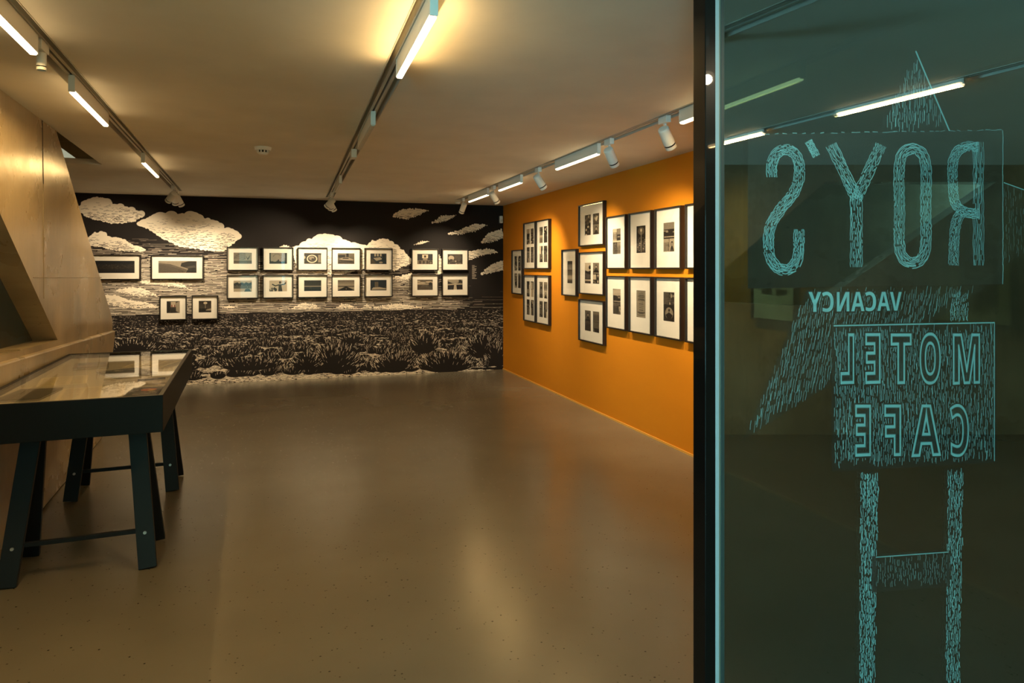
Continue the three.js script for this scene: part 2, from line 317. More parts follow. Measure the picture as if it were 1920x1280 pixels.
// ---- foyer behind the camera (seen only mirrored in the glass and the glazing)
{
  const A = [7.5, 0.4], B = [-2.8, 5.97], L = Math.hypot(B[0] - A[0], B[1] - A[1]), turn = Math.atan2(-(B[1] - A[1]), B[0] - A[0]);
  // outline in metres along the wall from A towards B; a slanting dark opening and a narrow window
  const s0 = 7.5 / ((A[0] - B[0]) / L);      // where x = 0
  const slant = [[0.7, ROOF - 0.16], [2.3, ROOF - 0.16], [3.6, 1.25], [2.4, 1.2]];
  const slit = [[s0 - 0.10, 1.0], [s0 + 0.12, 1.0], [s0 + 0.12, 2.1], [s0 - 0.10, 2.1]];
  const w = structGroup('wall_foyer', 'concrete foyer wall with a slanting opening', 'wall');
  const m = part('slab', scaleUV(extrude([[0, 0], [L, 0], [L, ROOF], [0, ROOF]], [slant, slit], 0.2), 0.4), concreteMat, w);
  m.position.set(A[0], 0, A[1]); m.rotation.y = turn;
  part('recess_back', box(4.6, ROOF, 0.1, 2.2, ROOF / 2, -0.75), concreteMat, m);
  const left = structGroup('wall_foyer_side', 'foyer side wall with a tall window', 'wall');
  const f = part('slab', extrude([[-6.2, 0], [0.5, 0], [0.5, ROOF], [-6.2, ROOF]], [[[-5.5, 0.25], [-3.4, 0.25], [-3.4, 2.25], [-5.5, 2.25]]], 0.2), concreteMat, left);
  f.rotation.y = Math.PI / 2; f.position.set(-3.0, 0, 0);
  const win = structGroup('window_1', 'tall foyer window', 'window');
  part('pane', box(0.01, 2.0, 2.1, -2.9, 1.25, 4.45), clearGlassMat, win);
  for (const z of [3.4, 4.45, 5.5]) part('mullion', box(0.06, 2.04, 0.05, -2.9, 1.25, z), blackMat, win);
  for (const y of [0.25, 2.25]) part('rail', box(0.06, 0.05, 2.15, -2.9, y, 4.45), blackMat, win);
  struct('wall_foyer_front', box(1.9, ROOF, 0.2, -2.2, ROOF / 2, -0.35), concreteMat, 'foyer wall beside the concrete slab', 'wall');
  struct('wall_foyer_right', box(4.3, ROOF, 0.2, 5.6, ROOF / 2, -1.85), concreteMat, 'concrete foyer wall beyond the orange wall', 'wall');
  struct('wall_foyer_end', box(0.2, ROOF, 2.6, 7.6, ROOF / 2, -0.7), concreteMat, 'concrete foyer end wall', 'wall');
}

// ================================================================ GLASS PARTITION WITH THE MOTEL SIGN PRINT
{
  const turn = Math.atan2(-GDIR[1], GDIR[0]);      // local x runs along the glass, local +z towards the camera
  const W = 2.13, g = thing('glass_partition', 'dark tinted glass partition carrying a mirrored motel sign print', 'partition', null, [GLASS_A[0], 0, GLASS_A[1]], turn);
  part('front_pane', box(W - 0.075, ROOF - 0.06, 0.006, 0.07 + (W - 0.075) / 2, ROOF / 2, 0), frontGlassMat, g);
  part('tinted_pane', box(W - 0.075, ROOF - 0.06, 0.006, 0.07 + (W - 0.075) / 2, ROOF / 2, -0.018), tintGlassMat, g);
  part('black_stile', rbox(0.034, ROOF - 0.01, 0.05, 0.002, 0.016, ROOF / 2, -0.012), phys('glossy black anodised stile', lin(0.004, 0.004, 0.004), 0.3, { specularIntensity: 0.15, clearcoat: 0.35, clearcoatRoughness: 0.02 }), g);
  part('pale_edge_strip', rbox(0.017, ROOF - 0.01, 0.03, 0.003, 0.041, ROOF / 2, -0.006), std('pale satin aluminium', lin(0.36, 0.41, 0.44), 0.45), g);
  part('spacer', rbox(0.008, ROOF - 0.01, 0.024, 0.002, 0.054, ROOF / 2, -0.009), std('olive spacer bar', lin(0.16, 0.17, 0.12), 0.4), g);
  part('gasket', rbox(0.014, ROOF - 0.01, 0.024, 0.002, 0.066, ROOF / 2, -0.010), std('dark green gasket', lin(0.03, 0.045, 0.042), 0.5), g);
  for (const y of [0.015, ROOF - 0.015]) part('channel', box(W, 0.03, 0.06, W / 2, y, -0.01), blackMat, g);
  // print between the panes, drawn in metres on the glass
  const N = [GDIR[1] * -1, GDIR[0]], d0 = GLASS_A[0] * N[0] + GLASS_A[1] * N[1];
  const on = (px, py) => { const r = ray(px, py), t = d0 / (r[0] * N[0] + r[2] * N[1]); return [(r[0] * t - GLASS_A[0]) * GDIR[0] + (r[2] * t - GLASS_A[1]) * GDIR[1], EYE + r[1] * t]; };
  const X0 = 0.09, X1 = 1.62, Y0 = 0.1, Y1 = 2.3, PW = 1424, PK = PW / (X1 - X0), PH = Math.round((Y1 - Y0) * PK);
  const tex = canvasTexture(PW, PH, (c) => {
    const at = (px, py) => { const p = on(px, py); return [(p[0] - X0) * PK, (Y1 - p[1]) * PK]; };
    const ink = (a) => `rgba(4,8,12,${a})`, TEAL = '#a2d4d9', DIM = 'rgba(162,212,217,0.8)';
    const poly = (pts, fill) => { c.fillStyle = fill; c.beginPath(); pts.forEach((p, i) => c[i ? 'lineTo' : 'moveTo'](...at(...p))); c.closePath(); c.fill(); };
    const line = (pts, w, col) => { c.strokeStyle = col; c.lineWidth = w; c.beginPath(); pts.forEach((p, i) => c[i ? 'lineTo' : 'moveTo'](...at(...p))); c.stroke(); };
    c.lineCap = 'round'; c.lineJoin = 'round';
    const inside = (p, pts) => { let r = false; for (let i = 0, j = pts.length - 1; i < pts.length; j = i++) if ((pts[i][1] > p[1]) !== (pts[j][1] > p[1]) && p[0] < ((pts[j][0] - pts[i][0]) * (p[1] - pts[i][1])) / (pts[j][1] - pts[i][1]) + pts[i][0]) r = !r; return r; };
    const hatch = (pts, step, len, w, col, keep = 1, lean = 0) => {
      const xs = pts.map((p) => p[0]), ys = pts.map((p) => p[1]);
      for (let x = Math.min(...xs); x < Math.max(...xs); x += step) for (let y = Math.min(...ys) - rnd() * len; y < Math.max(...ys); y += len * between(0.75, 1.15)) {
        const xx = x + between(-step, step) * 0.35, l = len * between(0.5, 0.95); if (rnd() > keep || !inside([xx, y], pts) || !inside([xx + lean * l, y + l], pts)) continue;
        line([[xx, y], [xx + between(-1.2, 1.2) + lean * l * 0.5, y + l / 2], [xx + lean * l + between(-0.8, 0.8), y + l]], w * between(0.7, 1.3), col);
      }
    };
    reseed(404);
    // arrow head, body and tail
    const peak = [[1720, 95], [1783, 245], [1650, 247]];
    poly(peak, ink(0.7)); hatch(peak, 3.4, 24, 2.1, TEAL, 0.94); line([[1721, 96], [1750, 165], [1783, 243]], 6, TEAL);
    const arrow = [[1516, 541], [1862, 532], [1740, 612], [1568, 716], [1396, 826]];
    poly(arrow, ink(0.62)); hatch(arrow, 3.3, 24, 1.9, DIM, 0.95, -0.14);
    const tail = [[1886, 342], [1925, 356], [1925, 474], [1886, 500]]; poly(tail, ink(0.4)); hatch(tail, 4.6, 18, 1.4, DIM, 0.8); line([[1886, 342], [1925, 356]], 3, TEAL);
    const peg = [[1786, 545], [1819, 545], [1819, 604], [1786, 604]]; hatch(peg, 3.2, 9, 2.4, TEAL, 0.95);
    // name board: black, edged with broken pale lines
    poly([[1405, 252], [1884, 243], [1884, 533], [1405, 541]], ink(0.94));
    for (let x = 1406; x < 1880; x += between(9, 20)) line([[x, 251 - (x - 1405) * 0.017 + between(-1, 1)], [x + between(5, 12), 251 - (x - 1405) * 0.017 + between(-1, 1)]], 2.4, DIM);
    for (let y = 244; y < 525; y += 12) line([[1884 + between(-0.6, 0.6), y], [1884 + between(-0.6, 0.6), y + 12]], 3.2, TEAL);
    // letters as bundles of rough strokes
    const curve = (pts, n = 60) => new THREE.CatmullRomCurve3(pts.map((p) => new THREE.Vector3(p[0], p[1], 0)), false, 'centripetal').getSpacedPoints(n).map((p) => [p.x, p.y]);
    const bundle = (path, width, w = 2.5) => {
      for (let o = -width / 2; o <= width / 2 + 0.01; o += width / 8) {
        let run = [];
        for (let i = 0; i < path.length; i++) {
          const a = path[Math.max(0, i - 1)], b = path[Math.min(path.length - 1, i + 1)], dx = b[0] - a[0], dy = b[1] - a[1], l = Math.hypot(dx, dy) || 1, j = o + between(-0.9, 0.9);
          run.push([path[i][0] - (dy / l) * j, path[i][1] + (dx / l) * j]);
          if (rnd() < (Math.abs(o) > width * 0.4 ? 0.06 : 0.2)) { if (run.length > 1) line(run, w * between(0.8, 1.35), TEAL); run = []; }
        }
        if (run.length > 1) line(run, w, TEAL);
      }
    };
    const straight = (a, b, n = 24) => Array.from({ length: n + 1 }, (_, i) => [a[0] + ((b[0] - a[0]) * i) / n, a[1] + ((b[1] - a[1]) * i) / n]);
    bundle(curve([[1450, 331], [1451, 305], [1461, 286], [1477, 280], [1493, 287], [1501, 308], [1501, 335], [1492, 360], [1466, 393], [1449, 420], [1444, 458], [1449, 487], [1461, 502], [1475, 506], [1490, 500], [1499, 482], [1501, 455], [1501, 430]], 110), 19);
    bundle(straight([1519, 264], [1534, 292]), 13);
    bundle(straight([1562, 271], [1609, 372]), 20); bundle(straight([1655, 271], [1609, 372]), 20); bundle(straight([1609, 366], [1609, 500]), 22);
    bundle(curve([[1690, 385], [1690, 310], [1696, 287], [1714, 278], [1732, 287], [1739, 310], [1739, 385], [1739, 460], [1732, 484], [1714, 493], [1697, 484], [1690, 460], [1690, 385]], 100), 19);
    bundle(straight([1838, 266], [1838, 497]), 19);
    bundle(curve([[1838, 275], [1815, 274], [1800, 282], [1791, 300], [1790, 345], [1793, 375], [1802, 391], [1820, 399], [1838, 400]], 70), 17); bundle(curve([[1806, 398], [1797, 415], [1793, 450], [1791, 497]], 40), 18);
    // small mirrored words
    const word = (text, x0, x1, y0, y1, how) => {    // x1 is where the word begins: it reads from the other side
      const a = at(x1, y0), b = at(x0, y0), d = at(x1, y1), h = d[1] - a[1];
      c.save(); c.font = `bold ${h * 1.36}px sans-serif`; c.textBaseline = 'alphabetic';
      c.transform((b[0] - a[0]) / c.measureText(text).width, (b[1] - a[1]) / c.measureText(text).width, 0, 1, d[0], d[1]);
      how(text); c.restore();
    };
    word('VACANCY', 1519, 1694, 546, 582, (t) => { c.strokeStyle = ink(0.9); c.lineWidth = 9; c.strokeText(t, 0, 0); c.fillStyle = TEAL; c.fillText(t, 0, 0); });
    // lower board
    const board = [[1567, 611], [1868, 605], [1868, 864], [1567, 880]];
    poly([[1563, 608], [1872, 602], [1872, 868], [1563, 885]], ink(0.72)); hatch(board, 3.2, 22, 2.0, TEAL, 0.96); line([board[0], board[1]], 4, TEAL); line([board[1], board[2]], 4, TEAL);
    const outlined = (t) => { c.lineJoin = 'miter'; c.strokeStyle = ink(0.95); c.lineWidth = 20; c.strokeText(t, 0, 0); c.strokeStyle = TEAL; c.lineWidth = 11; c.strokeText(t, 0, 0); c.fillStyle = ink(0.6); c.fillText(t, 0, 0); c.strokeStyle = TEAL; c.lineWidth = 5.5; c.strokeText(t, 0, 0); };
    const spaced = (letters, y0, y1) => { for (const [ch, x0, x1] of letters) word(ch, x0 + 1, x1 - 1, y0 + 6, y1 - 6, outlined); };
    spaced([['M', 1785, 1846], ['O', 1725, 1770], ['T', 1673, 1713], ['E', 1623, 1659], ['L', 1578, 1609]], 620, 722);
    spaced([['C', 1783, 1823], ['A', 1714, 1766], ['F', 1659, 1698], ['E', 1604, 1641]], 754, 858);
    // posts and the rail between them
    for (const post of [[[1617, 886], [1651, 884], [1644, 1290], [1613, 1290]], [[1781, 879], [1811, 877], [1803, 1290], [1776, 1290]]]) { poly(post, ink(0.5)); hatch(post, 2.7, 15, 2.9, TEAL, 0.97); }
    const railBoard = [[1646, 1046], [1782, 1036], [1782, 1098], [1646, 1104]];
    poly([[1638, 1044], [1784, 1034], [1784, 1101], [1638, 1112]], ink(0.8)); hatch(railBoard, 4.4, 15, 1.8, DIM, 0.9); line([railBoard[0], railBoard[1]], 3, TEAL);
  });
  const p = part('sign_print', new THREE.PlaneGeometry(X1 - X0, Y1 - Y0).translate((X0 + X1) / 2, (Y0 + Y1) / 2, -0.006), std('printed film', lin(1, 1, 1), 0.7, { map: tex, transparent: true, side: THREE.DoubleSide }), g);
  p.userData.label = 'teal hand-cut lettering and arrow of a roadside motel sign, mirrored';
}

// ================================================================ LIGHTING TRACKS AND LAMPS
const trackAt = (key, z) => { const [a, b] = trackLines[key]; return a[0] + ((b[0] - a[0]) * (z - a[1])) / (b[1] - a[1]); };
const trackTurn = (key) => { const [a, b] = trackLines[key]; return Math.atan2(b[0] - a[0], b[1] - a[1]); };
const trackLabels = { left: 'ceiling lighting track running beside the concrete wall', middle: 'ceiling lighting track along the middle of the room', right: 'ceiling lighting track running beside the orange wall', foyer: 'ceiling lighting track in the foyer', entry: 'short ceiling lighting track beside the glass partition' };
for (const key of Object.keys(trackLines)) {
  const [a, b] = trackLines[key], L = Math.hypot(b[0] - a[0], b[1] - a[1]) - 0.02;
  const t = thing('lighting_track', trackLabels[key], 'light track', 'lighting tracks', [(a[0] + b[0]) / 2, ROOF + 0.05, (a[1] + b[1]) / 2], trackTurn(key));
  for (const s of [-1, 1]) part('rail', box(0.016, 0.044, L, s * 0.014, -0.022, 0), trackMat, t);
  part('slot', box(0.012, 0.02, L, 0, -0.010, 0), slotMat, t);
  for (const s of [-1, 1]) part('edge_trim', box(0.004, 0.052, L, s * 0.0525, -0.0265, 0), trackMat, t);
}
// linear lamps: z0 is the end towards the foyer
function linearLamp(key, z0, z1, label, lit, power, sideShare = 0.04, lampDrop = 0.085) {
  const zc = (z0 + z1) / 2, L = Math.abs(z1 - z0), t = thing('linear_lamp', label, 'lamp', 'linear track lamps', [trackAt(key, zc), ROOF + 0.005, zc], trackTurn(key));
  part('body', rbox(0.028, lampDrop - 0.008, L, 0.002, 0, -(lampDrop - 0.008) / 2, 0), whiteMetalMat, t);
  for (const s of [-1, 1]) part('end_cap', rbox(0.030, lampDrop, 0.008, 0.001, 0, -lampDrop / 2, s * (L / 2 + 0.003)), whiteMetalMat, t);
  part('diffuser', rbox(0.025, 0.020, L - 0.01, 0.003, 0, -lampDrop + 0.004, 0), lit ? diffuserMat : offDiffuserMat, t);
  if (lit) {
    const l = new THREE.RectAreaLight(WARM, power, 0.023, L - 0.02);
    l.position.set(0, -lampDrop - 0.009, 0); l.rotation.x = -Math.PI / 2; t.add(l);
    for (const s of [-1, 1]) {               // the opal cover glows sideways too
      const side = new THREE.RectAreaLight(WARM, power * sideShare, L - 0.02, 0.016);
      side.position.set(s * 0.016, -lampDrop + 0.003, 0); side.rotation.y = -s * Math.PI / 2; t.add(side);
    }
  }
  return t;
}
const P1 = 200;
linearLamp('left', -2.30, -3.33, 'lit linear lamp on the concrete-side track, next to a small round head', true, P1);
linearLamp('left', -3.98, -4.86, 'lit linear lamp on the concrete-side track, before the ceiling well', true, P1);
linearLamp('left', -6.45, -7.42, 'lit linear lamp on the concrete-side track nearest the mural', true, P1);
linearLamp('middle', -2.38, -3.20, 'brightly lit linear lamp on the middle track', true, P1, 0.35);
linearLamp('middle', -4.30, -5.20, 'unlit linear lamp on the middle track before the green light box', false);
linearLamp('middle', -7.35, -8.20, 'unlit linear lamp on the middle track nearest the mural', false);
linearLamp('right', -2.62, -3.66, 'lit linear lamp on the orange-side track meeting the glass partition', true, P1 * 0.54);
linearLamp('right', -4.84, -5.72, 'lit linear lamp on the orange-side track between two tilted spotlights', true, P1 * 0.54);
linearLamp('right', -6.70, -7.48, 'lit linear lamp on the orange-side track above the grouped frames', true, P1 * 0.54);
linearLamp('right', -7.95, -8.85, 'lit linear lamp on the orange-side track nearest the mural', true, P1 * 0.54);
linearLamp('foyer', -0.15, -0.92, 'lit linear lamp on the foyer track beside the glass', true, P1 * 0.6, 0.04, 0.03);
linearLamp('foyer', 1.07, 0.46, 'lit linear lamp on the foyer track by the concrete foyer wall', true, P1 * 1.3, 0.04, 0.03);
{
  const z = -5.75, t = thing('track_power_box', 'small white box with a green light on the middle track', 'power box', null, [trackAt('middle', z), ROOF + 0.005, z], trackTurn('middle'));
  part('housing', rbox(0.046, 0.07, 0.12, 0.004, 0, -0.035, 0), whiteMetalMat, t);
  part('indicator_light', box(0.03, 0.004, 0.004, 0, -0.05, 0.061), std('green indicator', lin(0.1, 0.5, 0.15), 0.4, { emissive: lin(0.15, 1, 0.3), emissiveIntensity: 0.9 }), t);
}
// spotlights
const down = new THREE.Vector3(0, -1, 0);
const headProfile = [[0, 0.075], [0.030, 0.075], [0.036, 0.070], [0.038, 0.062], [0.038, -0.045]].map((p) => new THREE.Vector2(...p));
const hoodProfile = [[0.038, -0.055], [0.038, -0.078], [0.034, -0.080], [0.033, -0.058], [0.030, -0.056]].map((p) => new THREE.Vector2(...p));
const headGeo = new THREE.LatheGeometry(headProfile, 24), hoodGeo = new THREE.LatheGeometry(hoodProfile, 24), ringGeo = new THREE.CylinderGeometry(0.0366, 0.0366, 0.012, 24).translate(0, -0.05, 0), lensGeo = new THREE.CylinderGeometry(0.031, 0.031, 0.004, 24).translate(0, -0.062, 0);
function spotlight(key, z, side, aim, label, power, angle = 0.78, scale = 1) {
  const t = thing('spotlight', label, 'spotlight', 'track spotlights', [trackAt(key, z), ROOF + 0.005, z]);
  part('adapter', rbox(0.036, 0.045, 0.10, 0.003, 0, -0.0225, 0), whiteMetalMat, t);
  const hang = new THREE.Vector3(side * 0.03, scale < 1 ? -0.085 : -0.135, 0), to = new THREE.Vector3(...aim).sub(t.position).sub(hang).normalize(), q = new THREE.Quaternion().setFromUnitVectors(down, to);
  part('arm', bar([0, -0.04, 0], [side * 0.03, scale < 1 ? -0.06 : -0.10, 0], 0.012, 0.02), whiteMetalMat, t);
  const head = part('head', headGeo, whiteMetalMat, t); head.position.copy(hang); head.quaternion.copy(q); head.scale.setScalar(scale);
  part('hood', hoodGeo, whiteMetalMat, head); part('ring', ringGeo, ringMat, head); part('lens', lensGeo, power ? lensMat : offDiffuserMat, head);
  if (power) {
    const l = new THREE.SpotLight(SPOT, power, 0, angle, 0.85, 2); l.castShadow = true;
    l.position.copy(hang).addScaledVector(to, 0.09 * scale); l.target.position.copy(l.position).add(to); t.add(l, l.target);
  }
  return t;
}
const SP = 9.8;
spotlight('right', -3.86, 0.6, [XR, 1.35, -4.35], 'white spotlight on the orange-side track beside the glass partition', SP);
spotlight('right', -4.66, 0.6, [XR, 1.35, -5.25], 'white spotlight on the orange-side track aimed at the tall frame rows', SP);
spotlight('right', -6.20, 0.6, [XR, 1.35, -6.50], 'white spotlight on the orange-side track aimed at the stacked wide frames', SP);
spotlight('right', -7.72, 0.4, [XR, 1.35, -8.25], 'white spotlight on the orange-side track aimed at the grouped narrow frames', SP);
spotlight('right', -9.20, 0, [2.15, 1.35, ZM], 'white spotlight at the mural end of the orange-side track', SP * 0.77, 0.75);
spotlight('middle', -9.05, -0.7, [-0.35, 1.4, ZM], 'white spotlight on the middle track end, aimed towards the concrete side', SP * 0.84, 0.75);
spotlight('middle', -9.25, 0, [0.55, 1.4, ZM], 'white spotlight on the middle track end, aimed straight at the mural', SP * 0.70, 0.75);
spotlight('middle', -9.45, 0.7, [1.25, 1.3, ZM], 'white spotlight on the middle track end, aimed towards the orange wall', SP * 0.56, 0.75);
spotlight('left', -8.90, -0.8, [-2.2, 1.4, ZM], 'white spotlight on the concrete-side track end, aimed at the far panorama', SP * 0.77, 0.75);
spotlight('left', -9.10, 0, [-1.3, 1.2, ZM], 'white spotlight on the concrete-side track end, aimed straight at the mural', SP * 0.70, 0.75);
spotlight('left', -9.30, 0.8, [-0.75, 1.3, ZM], 'white spotlight on the concrete-side track end, aimed at the first small frames', SP * 0.42, 0.75);
spotlight('entry', -0.70, 0, [1.25, 1.5, -1.6], 'white spotlight on the short foyer track, aimed at the glass', SP * 0.12);
spotlight('left', -3.43, 0.1, [trackAt('left', -3.43), 0, -3.4], 'small unlit round head between two lit lamps on the concrete-side track', 0, 0.6, 0.5);

// ceiling and wall fittings
{
  const p = atHeight(493, 276, ROOF), t = thing('smoke_detector', 'white round smoke detector on the ceiling', 'smoke detector', null, [p[0], ROOF, p[2]]);
  part('base', new THREE.CylinderGeometry(0.066, 0.060, 0.026, 28).translate(0, -0.013, 0), whiteMetalMat, t);
  part('vent_ring', new THREE.CylinderGeometry(0.040, 0.038, 0.018, 28).translate(0, -0.035, 0), slotMat, t);
  for (let k = 0; k < 10; k++) part('vent_rib', box(0.010, 0.018, 0.010, 0.040, -0.035, 0).rotateY((k / 10) * Math.PI * 2), whiteMetalMat, t);
  part('cap', new THREE.CylinderGeometry(0.044, 0.030, 0.016, 28).translate(0, -0.052, 0), whiteMetalMat, t);
}
{
  const t = thing('motion_sensor', 'small pale sensor box high in the corner of the mural', 'sensor', null, [XR - 0.045, 2.31, ZM]);
  part('housing', rbox(0.05, 0.11, 0.05, 0.008, 0, 0, 0.026), whiteMetalMat, t);
  part('window', rbox(0.036, 0.04, 0.01, 0.004, 0, -0.02, 0.052), offDiffuserMat, t);
}
{
  const p = atHeight(845, 384, ROOF), t = thing('ceiling_sensor', 'tiny white dome on the ceiling near the mural', 'sensor', null, [p[0], ROOF, ZM + 0.35]);
  part('dome', new THREE.SphereGeometry(0.04, 20, 10, 0, Math.PI * 2, Math.PI / 2, Math.PI / 2).scale(1, 0.7, 1), whiteMetalMat, t);
}

// ================================================================ FRAMED PICTURES
const SEPIA = (k) => { k = Math.pow(clamp01(k), 1.75); return `rgb(${Math.round(18 + 215 * k)},${Math.round(15 + 200 * k)},${Math.round(12 + 172 * k)})`; };
function grain(g, w, h, n, a) { for (let i = 0; i < n; i++) { g.fillStyle = rnd() < 0.5 ? `rgba(10,8,6,${a})` : `rgba(240,225,200,${a})`; g.fillRect(rnd() * w, rnd() * h, between(1, 5), between(1, 3)); } }
const fillP = (g, c, pts) => { g.fillStyle = c; g.beginPath(); pts.forEach((p, i) => g[i ? 'lineTo' : 'moveTo'](p[0], p[1])); g.closePath(); g.fill(); };
const ell = (g, c, x, y, a, b) => { g.fillStyle = c; g.beginPath(); g.ellipse(x, y, a, b, 0, 0, 7); g.fill(); };
const rect = (g, c, x, y, w, h) => { g.fillStyle = c; g.fillRect(x, y, w, h); };
const grad = (g, w, h, a, b) => { const q = g.createLinearGradient(0, 0, 0, h); q.addColorStop(0, SEPIA(a)); q.addColorStop(1, SEPIA(b)); g.fillStyle = q; g.fillRect(0, 0, w, h); };
